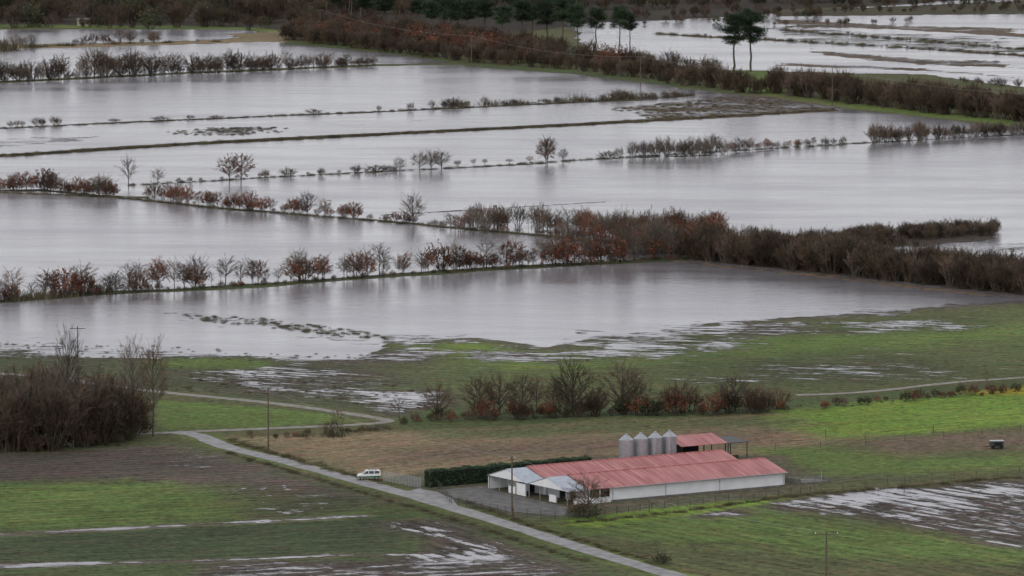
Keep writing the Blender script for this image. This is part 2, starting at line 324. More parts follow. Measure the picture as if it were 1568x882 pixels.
# ------------------------------------------------------------ mesh builder
class MB:
    def __init__(s): s.v=[];s.f=[];s.m=[]
    def tube(s,p0,p1,r0,r1,n=4,mat=0,cap=False):
        p0=Vector(p0);p1=Vector(p1);d=(p1-p0)
        if d.length<1e-6:return
        d.normalize(); a=d.orthogonal().normalized(); c=d.cross(a); k=len(s.v)
        for p,r in((p0,r0),(p1,r1)):
            for i in range(n):
                t=2*math.pi*i/n; s.v.append(tuple(p+a*(math.cos(t)*r)+c*(math.sin(t)*r)))
        for i in range(n): s.f.append((k+i,k+(i+1)%n,k+n+(i+1)%n,k+n+i)); s.m.append(mat)
        if cap:
            s.f.append(tuple(k+n+i for i in range(n))); s.m.append(mat)
            s.f.append(tuple(k+n-1-i for i in range(n))); s.m.append(mat)
    def tri(s,p,d,L,wd,mat=0):
        p=Vector(p); d=Vector(d).normalized(); a=Vector((R.uniform(-1,1),R.uniform(-1,1),R.uniform(-1,1))).cross(d)
        if a.length<1e-4:return
        a.normalize(); k=len(s.v); s.v+= [tuple(p-a*wd/2),tuple(p+a*wd/2),tuple(p+d*L)]; s.f.append((k,k+1,k+2)); s.m.append(mat)
    def leaf(s,p,sz,mat=0):
        p=Vector(p); a=Vector((R.gauss(0,1),R.gauss(0,1),R.gauss(0,1))).normalized(); c=a.orthogonal().normalized(); k=len(s.v)
        s.v+=[tuple(p+a*sz),tuple(p+c*sz*.6),tuple(p-a*sz*.9),tuple(p-c*sz*.7)]; s.f.append((k,k+1,k+2,k+3)); s.m.append(mat)
    def box(s,x0,x1,y0,y1,z0,z1,mat=0):
        k=len(s.v)
        s.v+=[(x0,y0,z0),(x1,y0,z0),(x1,y1,z0),(x0,y1,z0),(x0,y0,z1),(x1,y0,z1),(x1,y1,z1),(x0,y1,z1)]
        for f in((0,3,2,1),(4,5,6,7),(0,1,5,4),(1,2,6,5),(2,3,7,6),(3,0,4,7)): s.f.append(tuple(k+i for i in f)); s.m.append(mat)
    def poly(s,pts,mat=0):
        k=len(s.v); s.v+=[tuple(p) for p in pts]; s.f.append(tuple(range(k,k+len(pts)))); s.m.append(mat)
    def mesh(s,name,mats):
        me=bpy.data.meshes.new(name); me.from_pydata(s.v,[],s.f)
        for m in mats: me.materials.append(m)
        me.polygons.foreach_set('material_index',s.m); me.update(); return me
def obj(name,me,parent=None,loc=None,rotz=0,scale=None):
    o=bpy.data.objects.new(name,me); scene.collection.objects.link(o)
    if parent: o.parent=parent
    if loc is not None:o.location=loc
    o.rotation_euler[2]=rotz
    if scale: o.scale=scale
    return o
def empty(name,loc=(0,0,0),rotz=0): return obj(name,None,None,loc,rotz)
# ------------------------------------------------------------ vegetation
M_bark=simple('bark_grey',(.10,.088,.072),inst=True)
M_twig=simple('twigs_brown',(.14,.10,.072),inst=True,scale=1.0)
M_twigd=simple('twigs_dark_brown',(.105,.074,.052),inst=True,scale=.5)
M_twigg=simple('twigs_grey',(.155,.13,.105),inst=True,scale=1.0)
M_thk=simple('thicket_twigs',(.092,.066,.044),inst=True,scale=.3,var=.45)
M_rust=simple('dead_oak_leaves',(.20,.068,.035),inst=True,scale=.8,var=.5)
M_olive=simple('ivy_leaves',(.055,.068,.03),inst=True,scale=.8,var=.5)
M_pine=simple('pine_needles',(.033,.055,.025),inst=True,scale=.7,var=.6)
M_reed=simple('dead_reeds',(.11,.095,.055),inst=True,scale=.5,var=.4)
def rv(s=1): return Vector((R.gauss(0,s),R.gauss(0,s),R.gauss(0,s)))
def limb(mb,p,d,L,r,seg=4,up=.15,wob=.18,n=3,mat=0):
    pts=[Vector(p)];d=Vector(d).normalized()
    for i in range(seg):
        d=(d+rv(wob)+Vector((0,0,up))).normalized(); q=pts[-1]+d*(L/seg)
        mb.tube(pts[-1],q,r*(1-i/seg*.75),r*(1-(i+1)/seg*.75),n,mat); pts.append(q)
    return pts
def reach(mb,p,q,r0,r1,seg,bow,wob,n,mat):
    p=Vector(p);q=Vector(q); mid=p.lerp(q,.5)+Vector(bow); pts=[]
    for i in range(seg+1):
        t=i/seg; a=p.lerp(mid,t).lerp(mid.lerp(q,t),t)
        if 0<i<seg: a+=rv(wob)
        pts.append(a)
    for i in range(seg): mb.tube(pts[i],pts[i+1],r0+(r1-r0)*i/seg,r0+(r1-r0)*(i+1)/seg,n,mat)
    return pts
def along_(pts,t):
    f=max(0,t)*(len(pts)-1); i=min(int(f),len(pts)-2); return pts[i].lerp(pts[i+1],f-i),(pts[i+1]-pts[i]).normalized()
def crown(name,Ht=9,W=7,cb=.22,nl=20,ns=6,nt_=20,tw=.03,tl=.8,mats=None,leaf=0,lsz=.15,single=True,tr=.15,lump=.3,dz=-.7,br=.028,up=.3):
    mb=MB(); mats=mats or [M_bark,M_twig,M_rust]
    zc=Ht*(cb+1)/2-.2; rz=Ht*(1-cb)/2*.92; C=Vector((R.gauss(0,.03)*W,R.gauss(0,.03)*W,zc))
    if single:
        tp=reach(mb,(0,0,0),(C.x*.7,C.y*.7,Ht*.78),tr,tr*.25,6,(0,0,0),.06,6,0)
    for i in range(nl):
        z=1-(i+.5)/nl*(1-dz); rr_=math.sqrt(max(0,1-z*z)); az=i*2.39996+R.uniform(-.3,.3)
        k=R.uniform(1-lump,1.05); d=Vector((math.cos(az)*rr_,math.sin(az)*rr_,z))
        tgt=C+Vector((d.x*W/2,d.y*W/2,d.z*rz))*k*.82
        hd=math.hypot(tgt.x-C.x,tgt.y-C.y)
        if single:
            h=min(max(tgt.z-hd*.55-.1*Ht,Ht*cb*.75),Ht*.66); st,_=along_(tp,h/(Ht*.78)); bow=(0,0,.1*hd)
        else:
            st=Vector((d.x*W*.2*R.random(),d.y*W*.2*R.random(),0)); bow=(d.x*.1*W*R.random(),d.y*.1*W*R.random(),0)
        lp=reach(mb,st,tgt,tr*(.42 if single else .8),.03,4,bow,.05*W/4,4,0)
        for j in range(ns):
            q,dd=along_(lp,R.uniform(.35,1)); out=(tgt-C)
            t2=tgt+rv(W*.10)+out*R.uniform(.0,.28)+Vector((0,0,R.uniform(0,.05)*Ht))
            if t2.z<.15: t2.z=.15+R.random()*.4
            sp=reach(mb,q,t2,br,.012,3,rv(.12),.05,3,1)
            on=out.normalized() if out.length>0 else Vector((0,0,1))
            for i2 in range(nt_):
                a,b_=along_(sp,R.random()**.7); dd2=b_*.8+rv(.6)+on*.5+Vector((0,0,up)); Lt=R.uniform(.45,1.1)*tl
                mb.tri(a,dd2,Lt,tw*R.uniform(.7,1.4),1)
                if leaf and R.random()<leaf: mb.leaf(a+dd2.normalized()*Lt*R.random(),lsz*R.uniform(.6,1.4),2)
    me=mb.mesh(name,mats); zs=sorted(v[2] for v in mb.v); xs=sorted(v[0] for v in mb.v)
    return me,zs[int(len(zs)*.995)],xs[int(len(xs)*.99)]-xs[int(len(xs)*.01)]
def pine(name,Ht=20,W=10,cb=.55,nl=22,cl=6,needles=90,sp=.62,lean=1.2):
    mb=MB(); tp=reach(mb,(0,0,0),(R.uniform(-lean,lean),R.uniform(-.6,.6),Ht*.9),.34,.1,7,(R.uniform(-.6,.6),0,0),.15,7,0)
    for i in range(nl):
        h=cb+(.93-cb)*(i/nl); q,dd=along_(tp,min(1,h/.9)); az=i*2.4+R.uniform(-.5,.5); u=(h-cb)/(1-cb)
        rad=W/2*(1-.5*u**2)*R.uniform(.45,1.15)*(.6+.4*min(1,u*4))
        lp=limb(mb,q,Vector((math.cos(az),math.sin(az),.3+.6*u)),rad,.1,4,.06,.14,4,0)
        for j in range(cl):
            a,_=along_(lp,R.uniform(.5,1.0)); a=a+Vector((R.gauss(0,.55),R.gauss(0,.55),R.gauss(.2,.25)))
            for k in range(needles):
                o=Vector((R.gauss(0,sp),R.gauss(0,sp),R.gauss(0,sp*.6)))
                mb.tri(a+o,o+Vector((0,0,.4))+rv(.3),R.uniform(.3,.6),.15,1)
    for i in range(7):
        q,_=along_(tp,R.uniform(.3,.6)); az=R.uniform(0,6.3); limb(mb,q,(math.cos(az),math.sin(az),.1),R.uniform(.8,2.6),.06,3,0,.2,3,0)
    me=mb.mesh(name,[M_bark,M_pine]); return me,Ht,W
def reed(name,n=150,W=2.4,Ht=.9):
    mb=MB()
    for i in range(n): mb.tri((R.gauss(0,W/3.5),R.gauss(0,W/3.5),0),(R.gauss(0,.35),R.gauss(0,.35),1),Ht*R.uniform(.4,1.1),.06,0)
    return mb.mesh(name,[M_reed]),Ht,W
K={}
mB=[M_bark,M_twig,M_rust]; mG=[M_bark,M_twigg,M_rust]; mD=[M_bark,M_twigd,M_rust]
K['bare']=[crown('bare_tree_mesh',9,6.5,.2,18,5,18,tw=.032,mats=mm,leaf=l,lsz=.1) for mm,l in ((mB,.12),(mD,.2),(mG,0),(mB,0))]
K['wide']=[crown('round_tree_mesh',9,9,.14,26,7,22,mats=mD,tr=.2,lump=.28,tl=.95) for i in range(3)]
K['slim']=[crown('slender_tree_mesh',11,4.0,.2,16,4,15,mats=mm,tr=.1,up=.8,tl=.8) for mm in (mG,mB,mB)]
K['rust']=[crown('oak_tree_mesh',8,6.5,.16,18,5,15,mats=mD,leaf=.75,lsz=.14) for i in range(3)]
K['shrub']=[crown('shrub_mesh',4.5,5,.0,18,6,20,mats=mD,single=False,tr=.05,dz=-.35,tl=.6,tw=.035,leaf=.08,lsz=.1) for i in range(3)]
K['shrubg']=[crown('grey_shrub_mesh',4.5,4.2,.0,16,6,18,mats=mG,single=False,tr=.05,dz=-.3,tl=.6,up=.5) for i in range(2)]
K['shrubr']=[crown('rusty_shrub_mesh',4,4.8,.0,16,6,14,mats=mD,single=False,tr=.05,dz=-.35,tl=.55,leaf=.6,lsz=.13) for i in range(2)]
mT=[M_thk,M_thk,M_olive]
K['thick']=[crown('thicket_mesh',7,6,.0,20,7,22,mats=mT,single=False,tr=.07,dz=-.4,tl=.9,tw=.05,leaf=l,lsz=.13,up=.6,lump=.4) for l in (.12,.0,.0)]
K['brush']=[crown('brushwood_mesh',7,5,.05,18,6,20,mats=mB,single=False,tr=.07,dz=-.3,tl=.9,tw=.04,up=.8,lump=.45) for i in range(3)]
K['ivy']=[crown('ivy_bush_mesh',4,4.5,.0,16,6,12,mats=[M_bark,M_twigd,M_olive],single=False,tr=.05,dz=-.4,tl=.5,leaf=.8,lsz=.15) for i in range(2)]
K['pop']=[crown('poplar_tree_mesh',20,8,.15,36,6,14,mats=mm,tr=.2,up=1.5,tl=1.2,tw=.036,br=.04,lump=.35) for mm in (mG,mB)]
K['pine']=[pine('pine_tree_mesh') for i in range(3)]
K['pine2']=[pine('pine_tree_mesh',20,12,.5,20,7,120,.6,1.6) for i in range(2)]
K['reed']=[reed('reed_clump_mesh') for i in range(3)]
def put(kind,x,y,h,wd=None,name='tree',parent=None,z=0):
    me,Hh,Ww=R.choice(K[kind]); s=h/Hh; sx_=s if wd is None else wd/Ww
    o=obj(name,me,parent,(x,y,z-.03),R.uniform(0,6.28),(sx_,sx_,s)); return o
def T(kind,u,v,hpx,wpx=None,name='bare_tree',parent=None):
    x,y,_=G(u,v); return put(kind,x,y,hpx/S(v),None if wpx is None else wpx/S(v),name,parent)
def row(name,pts,sp,kinds,jit=1.5,hv=.25,wf=None):
    par=empty(name); W_=[(G(p[0],p[1])[0],G(p[0],p[1])[1],p[2]/S(p[1])) for p in pts]
    for a,c in zip(W_[:-1],W_[1:]):
        L=math.hypot(c[0]-a[0],c[1]-a[1]); n=max(1,int(L/sp+R.random()))
        for i in range(n):
            t=(i+R.random())/n
            k=R.choice(kinds); h=(a[2]+(c[2]-a[2])*t)*R.uniform(1-hv*1.5,1+hv*.7)
            put(k,a[0]+(c[0]-a[0])*t+R.gauss(0,jit*.5),a[1]+(c[1]-a[1])*t+R.gauss(0,jit),h,None if wf is None else h*wf*R.uniform(.8,1.2),k+'_plant',par)
    return par
def inpoly(x,y,P):
    c=False
    for i in range(len(P)):
        a,b_=P[i],P[i-1]
        if (a[1]>y)!=(b_[1]>y) and x<(b_[0]-a[0])*(y-a[1])/(b_[1]-a[1])+a[0]: c=not c
    return c
def band(name,poly,n,kinds,h0,h1,wf=None):
    P=[G(*p)[:2] for p in poly]; xs=[p[0] for p in P]; ys_=[p[1] for p in P]; par=empty(name); k=0;tries=0
    while k<n and tries<n*40:
        tries+=1; x=R.uniform(min(xs),max(xs)); y=R.uniform(min(ys_),max(ys_))
        if inpoly(x,y,P):
            h=R.uniform(h0,h1); kk=R.choice(kinds); put(kk,x,y,h,None if wf is None else h*wf,kk+'_plant',par); k+=1
# --- row E
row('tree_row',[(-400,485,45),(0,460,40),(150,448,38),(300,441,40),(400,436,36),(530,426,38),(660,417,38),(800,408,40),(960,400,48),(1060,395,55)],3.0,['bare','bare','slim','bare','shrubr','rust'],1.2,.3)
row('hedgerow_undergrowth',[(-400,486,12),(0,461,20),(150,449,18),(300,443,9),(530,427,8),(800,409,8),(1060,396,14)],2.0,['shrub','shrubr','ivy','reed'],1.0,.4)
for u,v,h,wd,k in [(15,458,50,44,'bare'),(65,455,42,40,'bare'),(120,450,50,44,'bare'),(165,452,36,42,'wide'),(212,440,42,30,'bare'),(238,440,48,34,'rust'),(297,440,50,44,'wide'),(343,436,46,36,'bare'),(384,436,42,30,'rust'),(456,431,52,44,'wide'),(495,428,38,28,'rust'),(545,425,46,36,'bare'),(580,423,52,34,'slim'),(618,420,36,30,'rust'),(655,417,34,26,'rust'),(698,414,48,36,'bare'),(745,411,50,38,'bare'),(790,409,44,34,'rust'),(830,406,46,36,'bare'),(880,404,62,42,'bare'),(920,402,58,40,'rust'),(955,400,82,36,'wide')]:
    T(k,u,v,h,wd,'bare_tree' if k!='rust' else 'oak_tree')
band('bare_copse',[(960,396),(1060,392),(1120,375),(1050,366),(960,375)],80,['bare','slim','brush','bare','rust'],6,10)
band('bare_copse',[(700,354),(960,372),(1000,366),(930,352),(720,343)],70,['slim','bare','rust','shrubg'],4.5,7.5)
row('rusty_undergrowth',[(650,416,24),(960,399,34)],3.2,['rust','shrubr','rust'],1.2)
# --- F hedge
band('thicket_hedge',[(1058,396),(1200,413),(1400,434),(1568,452),(1800,480),(1800,460),(1568,437),(1400,419),(1200,399),(1058,382)],430,['thick','thick','thick','brush'],5.5,9)
T('slim',1105,388,60,20)
band('thicket_hedge',[(1265,374),(1400,368),(1525,360),(1530,352),(1400,357),(1270,366)],110,['brush','thick'],2.5,4.2,.9)
band('thicket_hedge',[(1150,372),(1270,374),(1420,384),(1300,388),(1180,384)],80,['brush','thick'],3,5.5)
# --- C rows
row('shrub_row',[(-400,290,30),(0,292,26),(60,290,30),(100,295,26),(175,301,32)],2.2,['shrub','rust','wide','shrubr'],1.5)
row('shrub_row',[(225,300,22),(330,317,20),(430,324,20),(560,334,16),(650,343,10),(700,350,12),(930,366,12)],3.0,['shrubr','shrubr','rust','shrub'],1.2,.5)
row('reed_bank',[(-400,300,5),(0,294,5),(180,302,5),(330,318,5),(640,343,5),(960,373,5)],1.6,['reed'],.8)
for u,v,h,wd,k in [(18,293,30,30,'rust'),(75,292,32,40,'wide'),(150,300,36,44,'wide'),(195,285,50,30,'bare'),(240,281,26,26,'bare'),(350,277,42,36,'rust'),(368,277,44,38,'rust'),(285,314,32,28,'rust'),(268,311,26,24,'rust'),(320,316,27,24,'rust'),(380,322,30,40,'shrubr'),(365,320,26,30,'rust'),(400,324,24,30,'rust'),(470,328,38,30,'wide'),(497,330,30,24,'bare'),(540,334,27,28,'rust'),(632,343,50,38,'wide'),(448,322,18,24,'rust'),(612,260,22,20,'wide'),(642,258,28,30,'wide'),(660,258,32,32,'wide'),(676,257,30,32,'wide'),(838,248,43,32,'wide'),(836,248,38,28,'rust'),(862,246,22,16,'wide'),(405,271,14,16,'wide'),(440,270,16,30,'shrubg'),(492,268,14,12,'shrub'),(545,263,14,18,'shrub'),(575,262,12,36,'shrub'),(596,261,10,20,'shrub'),(725,251,10,10,'rust'),(742,250,9,10,'rust'),(780,248,7,12,'rust'),(812,247,10,12,'rust'),(930,242,14,30,'shrub'),(700,252,9,14,'shrub'),(690,350,26,24,'rust'),(953,374,52,34,'wide'),(870,362,48,30,'bare'),(1105,372,40,26,'slim')]:
    T(k,u,v,h,wd,{'rust':'oak_tree','shrub':'shrub','shrubg':'shrub','shrubr':'shrub'}.get(k,'bare_tree'))
row('shrub_row',[(950,240,24),(1030,238,30),(1110,234,30)],1.6,['shrubg','bare','shrubg'],1.5)
row('shrub_row',[(1112,233,20),(1160,228,18),(1240,222,13),(1300,218,12)],2.4,['shrubg','shrub','rust'],1)
row('shrub_row',[(1332,217,30),(1400,213,26),(1520,206,20),(1640,200,20)],1.9,['shrubg','shrub','brush'],1.6)
row('reed_bank',[(190,283,4),(400,271,4),(700,256,4),(920,242,4),(1330,217,4)],2.6,['reed'],.8)
row('shrub_row',[(205,283,7),(400,270,9),(620,259,7)],6,['shrub','shrubr'],.8)
# --- A, B
row('shrub_row',[(660,164,14),(715,160,12),(800,157,9),(930,151,12),(1060,144,12)],3.6,['shrub','shrubg','reed'],1.5,.5)
row('shrub_row',[(0,194,10),(90,189,12)],4.5,['shrub'],1.5)
for u,v,h,wd in [(55,191,14,18),(82,189,14,14),(175,185,6,20),(245,183,8,28),(290,181,8,14),(330,179,5,24),(480,173,9,28),(580,168,9,10),(628,167,13,14),(690,163,16,32),(715,161,9,14),(787,158,10,12),(835,156,8,12),(950,150,17,36),(1000,149,11,16),(1030,147,11,22)]:
    T('shrub',u,v,h,wd,'shrub')
row('reed_bank',[(-400,212,3.5),(0,195,3.5),(420,176,3.5),(800,159,3.5),(1065,144,3.5)],2.0,['reed'],1)
row('reed_bank',[(-400,258,5),(0,238,5),(300,219,5),(600,204,4.5),(900,189,4),(1280,167,3.5)],.9,['reed'],1.6)
band('reed_bed',[(930,165),(1100,148),(1180,150),(1290,165),(1200,173),(1000,181)],300,['reed'],.4,.7,3)
band('reed_bed',[(230,203),(320,193),(440,193),(430,203),(330,207)],120,['reed'],.3,.6,3)
band('reed_bed',[(270,482),(400,488),(560,509),(600,521),(540,519),(430,505),(300,492)],150,['reed'],.25,.6,3)
band('grass_tufts',[(-100,520),(200,530),(600,545),(600,556),(130,552),(-100,552)],120,['reed'],.2,.45,2.5)
band('grass_tufts',[(250,560),(640,590),(640,630),(400,612),(250,600)],160,['reed'],.2,.5,2.5)
# --- upper rows
row('tree_row',[(-400,140,40),(0,123,34),(100,120,40),(160,116,46),(280,112,34),(400,106,30),(575,98,20)],3.0,['wide','shrub','bare','wide'],2,.2)
row('tree_row',[(0,124,18),(575,98,14)],3.2,['shrub','shrubg'],2,.3)
row('shrub_row',[(165,66,26),(250,63,22)],5,['wide','shrubr'],3); row('shrub_row',[(15,73,28),(50,70,26)],6,['wide'],2); row('shrub_row',[(110,66,16),(150,64,16)],6,['shrub'],2)
row('tree_row',[(-400,70,22),(0,76,20),(60,70,8),(250,63,8),(330,62,6)],7,['shrub','reed'],3)
row('thicket_hedge',[(440,58,24),(580,75,26),(730,93,24),(870,104,24),(1000,119,30),(1120,136,36),(1175,143,28)],2.8,['thick','brush','thick'],4,.25)
row('thicket_hedge',[(450,50,28),(600,66,30),(750,84,32),(900,98,34),(1010,108,32)],3.3,['thick','brush','shrubr','wide'],6,.25)
row('thicket_hedge',[(440,34,26),(600,50,28),(760,70,30),(860,86,28)],4.5,['thick','thick','wide'],8,.25)
for vb,u1 in ((38,450),(31,470),(24,640),(17,700),(10,860),(3,900),(-5,1000),(-14,1800),(-22,1900)):
    row('woodland_edge',[(-350,vb,32),(u1,vb+(2 if vb>0 else 0),32)],4.5,['thick','wide','thick','thick','ivy'],9,.35)
for vb,us,h in ((22,(940,1180),16),(30,(980,1150),12),(8,(860,1180),24),(0,(860,1300),26),(24,(1180,1270),14),(14,(1180,1600),12),(33,(1180,1400),9),(5,(1200,1800),16)):
    row('woodland_edge',[(us[0],vb+3,h),(us[1],vb,h)],5,['thick','shrub','ivy','thick'],8,.35)
row('reed_bank',[(1000,50,5),(1230,62,5),(1400,72,5),(1700,92,5)],3,['shrub','reed','reed'],2)
row('reed_bank',[(1190,44,5),(1400,60,5),(1700,84,5)],3,['shrub','reed','reed'],4)
band('woodland_edge',[(480,62),(640,76),(760,92),(880,100),(840,84),(640,52),(480,40)],190,['thick','brush','shrubr'],5,8.5)
row('thicket_hedge',[(1178,138,34),(1240,147,40),(1330,158,36),(1440,172,38),(1568,184,40),(1800,210,40)],2.2,['thick','thick','brush'],4,.22)
row('thicket_hedge',[(1185,128,28),(1330,146,34),(1568,172,38)],2.7,['thick','brush'],4,.22)
row('shrub_row',[(1460,122,10),(1568,134,14)],5,['shrub','brush'],3)
row('shrub_row',[(880,90,20),(1000,99,22),(1090,110,22)],4.5,['brush','shrub'],5,.3)
for u,v,h,wd in [(1123,109,88,66),(1150,108,92,66)]:
    T('pine2',u,v,h,wd,'pine_tree')
for u,v,h,wd in [(662,62,62,44),(690,68,70,50),(715,64,66,46),(770,66,58,40),(800,72,72,44),(838,76,74,44),(862,78,82,52),(885,80,74,42),(912,78,66,38),(948,82,72,38),(965,80,62,32),(815,60,54,44),(742,58,58,50),(590,40,46,50),(560,34,44,50),(680,50,62,54),(705,52,60,54),(640,44,46,44)]:
    T('pine',u,v,h,wd,'pine_tree')
band('pine_wood',[(480,34),(700,46),(840,44),(960,20),(960,0),(480,0)],44,['pine'],13,18)
band('pine_wood',[(-200,20),(480,18),(480,-8),(-200,-8)],26,['pine','ivy'],10,14)
# --- left wood
band('bare_wood',[(-250,640),(0,640),(150,640),(205,668),(190,690),(0,697),(-250,700)],165,['thick','slim','slim','thick','slim','bare'],8,13.5)
band('bare_wood_undergrowth',[(-250,660),(0,670),(225,665),(230,682),(120,690),(0,698),(-250,705)],80,['shrub','ivy','thick'],2.5,4.5)
for u,v,h,wd in [(98,672,172,50),(60,680,118,54),(200,668,154,48),(230,671,152,54),(140,680,110,50),(20,686,120,54),(178,672,100,44),(-50,680,150,60),(85,675,130,44)]:
    T('pop',u,v,h,wd,'poplar_tree')
# --- centre group
for u,v,h,wd,k in [(668,645,62,54,'wide'),(735,640,66,62,'wide'),(765,638,68,60,'wide'),(800,636,66,48,'wide'),(822,634,60,34,'bare'),(878,638,90,74,'wide'),(868,640,62,46,'wide'),(955,634,84,78,'wide'),(975,636,62,54,'wide'),(1045,634,54,62,'wide'),(1025,636,46,44,'wide'),(1128,632,58,58,'wide'),(1105,634,44,44,'wide'),(1160,630,46,44,'brush'),(1195,628,36,46,'brush'),(610,646,36,26,'slim'),(848,636,54,40,'wide'),(915,637,48,44,'wide')]:
    T(k,u,v,h,wd,'bare_tree')
row('hedgerow_undergrowth',[(600,652,10),(650,648,20),(760,645,28),(900,640,32),(1000,638,34),(1100,636,32),(1220,630,24)],1.6,['shrub','ivy','thick','shrubr'],1.8,.4)
row('hedgerow_undergrowth',[(1220,628,14),(1330,622,12),(1450,610,16),(1568,602,12),(1800,585,12)],2.0,['shrub','shrubr','ivy'],1.8,.5)
row('hedgerow_undergrowth',[(340,676,7),(480,670,10),(530,668,14),(600,660,10)],2,['reed','shrub','shrubr'],1.5,.4)
T('slim',515,668,42,30); T('wide',505,670,26,36,'shrub')
T('slim',1515,596,30,12)
for u,v,h,wd,k,nm in [(903,794,64,70,'wide','bare_tree'),(900,797,24,60,'ivy','shrub'),(884,797,26,34,'shrub','shrub'),(1015,870,18,30,'ivy','shrub')]:
    T(k,u,v,h,wd,nm)
row('verge_grass',[(340,695,5),(640,785,5),(760,822,5),(900,868,5)],1.6,['reed'],.5)
row('verge_grass',[(345,677,5),(430,702,6),(540,733,5),(600,748,5)],1.3,['reed'],.8)
row('verge_grass',[(700,770,6),(800,806,6),(1000,868,5)],1.6,['reed'],.8)
row('field_margin_grass',[(860,808,6),(1000,795,6),(1215,765,6),(1568,735,6)],1.2,['reed'],.6)
# ------------------------------------------------------------ roads
def ribbon(name,pts,wd,mat,z=.03):
    L,Rr=offs(pts,wd); mb=MB()
    for p,q in zip(L,Rr): mb.v+=[(p[0],p[1],z),(q[0],q[1],z)]
    for i in range(len(L)-1): mb.f.append((2*i+1,2*i+3,2*i+2,2*i)); mb.m.append(0)
    return obj(name,mb.mesh(name,[mat]))
M_road=simple('wet_worn_asphalt',(.24,.23,.225),.5,.4,.5,det=6)
M_track=simple('gravel_track',(.26,.24,.205),.8,.4,.7,det=6)
M_conc=simple('concrete_yard',(.13,.125,.115),.7,.45,.6,det=6)
ribbon('country_road',road_main,4.1,M_road,.035)
ribbon('farm_track',track_a,2.9,M_track,.028)
ribbon('farm_track',track_b,2.4,M_track,.028)
mb=MB(); mb.poly([G(u,v,.043) for u,v in [(618,757),(640,752),(668,757),(692,768),(700,779),(672,775),(640,766)]]); obj('farm_entrance_pavement',mb.mesh('pav',[M_road]))
mb=MB(); mb.poly([G(u,v,.05) for u,v in [(692,766),(668,755),(735,748),(800,765),(872,782),(865,795),(780,788)]]); obj('concrete_yard',mb.mesh('yard',[M_conc]))
# ------------------------------------------------------------ barn
def roofmat():
    m,nt,b=newmat('red_corrugated_roof')
    tc=nd(nt,'ShaderNodeTexCoord'); sp=nd(nt,'ShaderNodeSeparateXYZ'); nt.links.new(tc.outputs['Object'],sp.inputs[0])
    mp=nd(nt,'ShaderNodeMapping'); mp.inputs['Scale'].default_value=(.9,.12,.12); nt.links.new(tc.outputs['Object'],mp.inputs[0])
    n=nd(nt,'ShaderNodeTexNoise'); n.inputs['Scale'].default_value=1.3; n.inputs['Detail'].default_value=6; nt.links.new(mp.outputs[0],n.inputs['Vector'])
    rmp=nd(nt,'ShaderNodeValToRGB'); rmp.color_ramp.elements[0].position=.3; rmp.color_ramp.elements[0].color=(.33,.095,.09,1); rmp.color_ramp.elements[1].position=.72; rmp.color_ramp.elements[1].color=(.56,.235,.22,1)
    nt.links.new(n.outputs['Fac'],rmp.inputs[0])
    w_=math_(nt,'SINE',math_(nt,'MULTIPLY',sp.outputs[0],2*math.pi/1.1))
    seam=math_(nt,'MULTIPLY_ADD',w_,.1,.97)
    s=nd(nt,'ShaderNodeVectorMath',operation='SCALE'); nt.links.new(rmp.outputs[0],s.inputs[0]); nt.links.new(seam,s.inputs['Scale'])
    nt.links.new(s.outputs[0],b.inputs['Base Color']); b.inputs['Roughness'].default_value=.5
    w2=math_(nt,'SINE',math_(nt,'MULTIPLY',sp.outputs[0],2*math.pi/.25))
    bp=nd(nt,'ShaderNodeBump'); bp.inputs['Distance'].default_value=.03; bp.inputs['Strength'].default_value=.5; nt.links.new(w2,bp.inputs['Height']); nt.links.new(bp.outputs[0],b.inputs['Normal'])
    return m
M_roof=roofmat()
M_white=simple('white_painted_wall',(.78,.79,.80),.7,.07,.5)
M_grey=simple('grey_fibre_roof',(.42,.46,.52),.5,.15,1.0)
M_dark=simple('dark_interior',(.015,.015,.015),.9,.1)
M_steel=simple('galvanised_steel',(.42,.44,.46),.35,.12,2.0,metal=.6)
M_steeld=simple('dark_steel',(.06,.06,.06),.5,.1,2.0)
M_wood=simple('weathered_wood',(.13,.10,.075),.85,.3,2.0)
M_plinth=simple('concrete_plinth',(.16,.155,.14),.9,.25,1.0)
AX=math.atan2(.537,.843); L_=47.7; W1=13.8; ZE=2.75; ZR=4.5
rc=np.array([50.7,1024.]); a_=np.array([math.cos(AX),math.sin(AX)])
orig=rc-a_*L_
barn=empty('livestock_barn',(orig[0],orig[1],0),AX)
mb=MB()
mb.box(9,L_,0,.2,.35,ZE-.02,0)
mb.box(9,L_,-.03,.23,0,.35,1)
mb.box(L_-.2,L_,.2,2*W1,.0,ZE-.05,0)
mb.box(4,L_,2*W1-.2,2*W1,0,ZE-.05,0)
for i in (0,1):
    y0=i*W1; mb.poly([(L_-.01,y0+.2,ZE-.05),(L_-.01,y0+W1-.1,ZE-.05),(L_-.01,y0+W1/2,ZR-.1)],0)
    mb.poly([(4.01,y0+.2,ZE-.05),(4.01,y0+W1-.1,ZE-.05),(4.01,y0+W1/2,ZR-.1)],0)
    mb.box(4,4.2,y0+.2,y0+W1*.3,0,ZE-.05,0); mb.box(4,4.2,y0+W1*.7,y0+W1-.2,0,ZE-.05,0); mb.box(4.3,4.4,y0+W1*.3,y0+W1*.7,0,ZE,2)
    mb.box(4,4.2,y0+W1*.45,y0+W1*.55,0,ZE-.05,0)
mb.box(4.2,9,0,.2,0,1.0,0)
for x in (4.2,6.5,8.8): mb.box(x,x+.2,0.003,.203,1.0,ZE-.02,0)
mb.box(4.3,9,.6,.7,0,ZE-.1,2)
obj('walls',mb.mesh('walls',[M_white,M_plinth,M_dark,M_steel]),barn)
mb=MB()
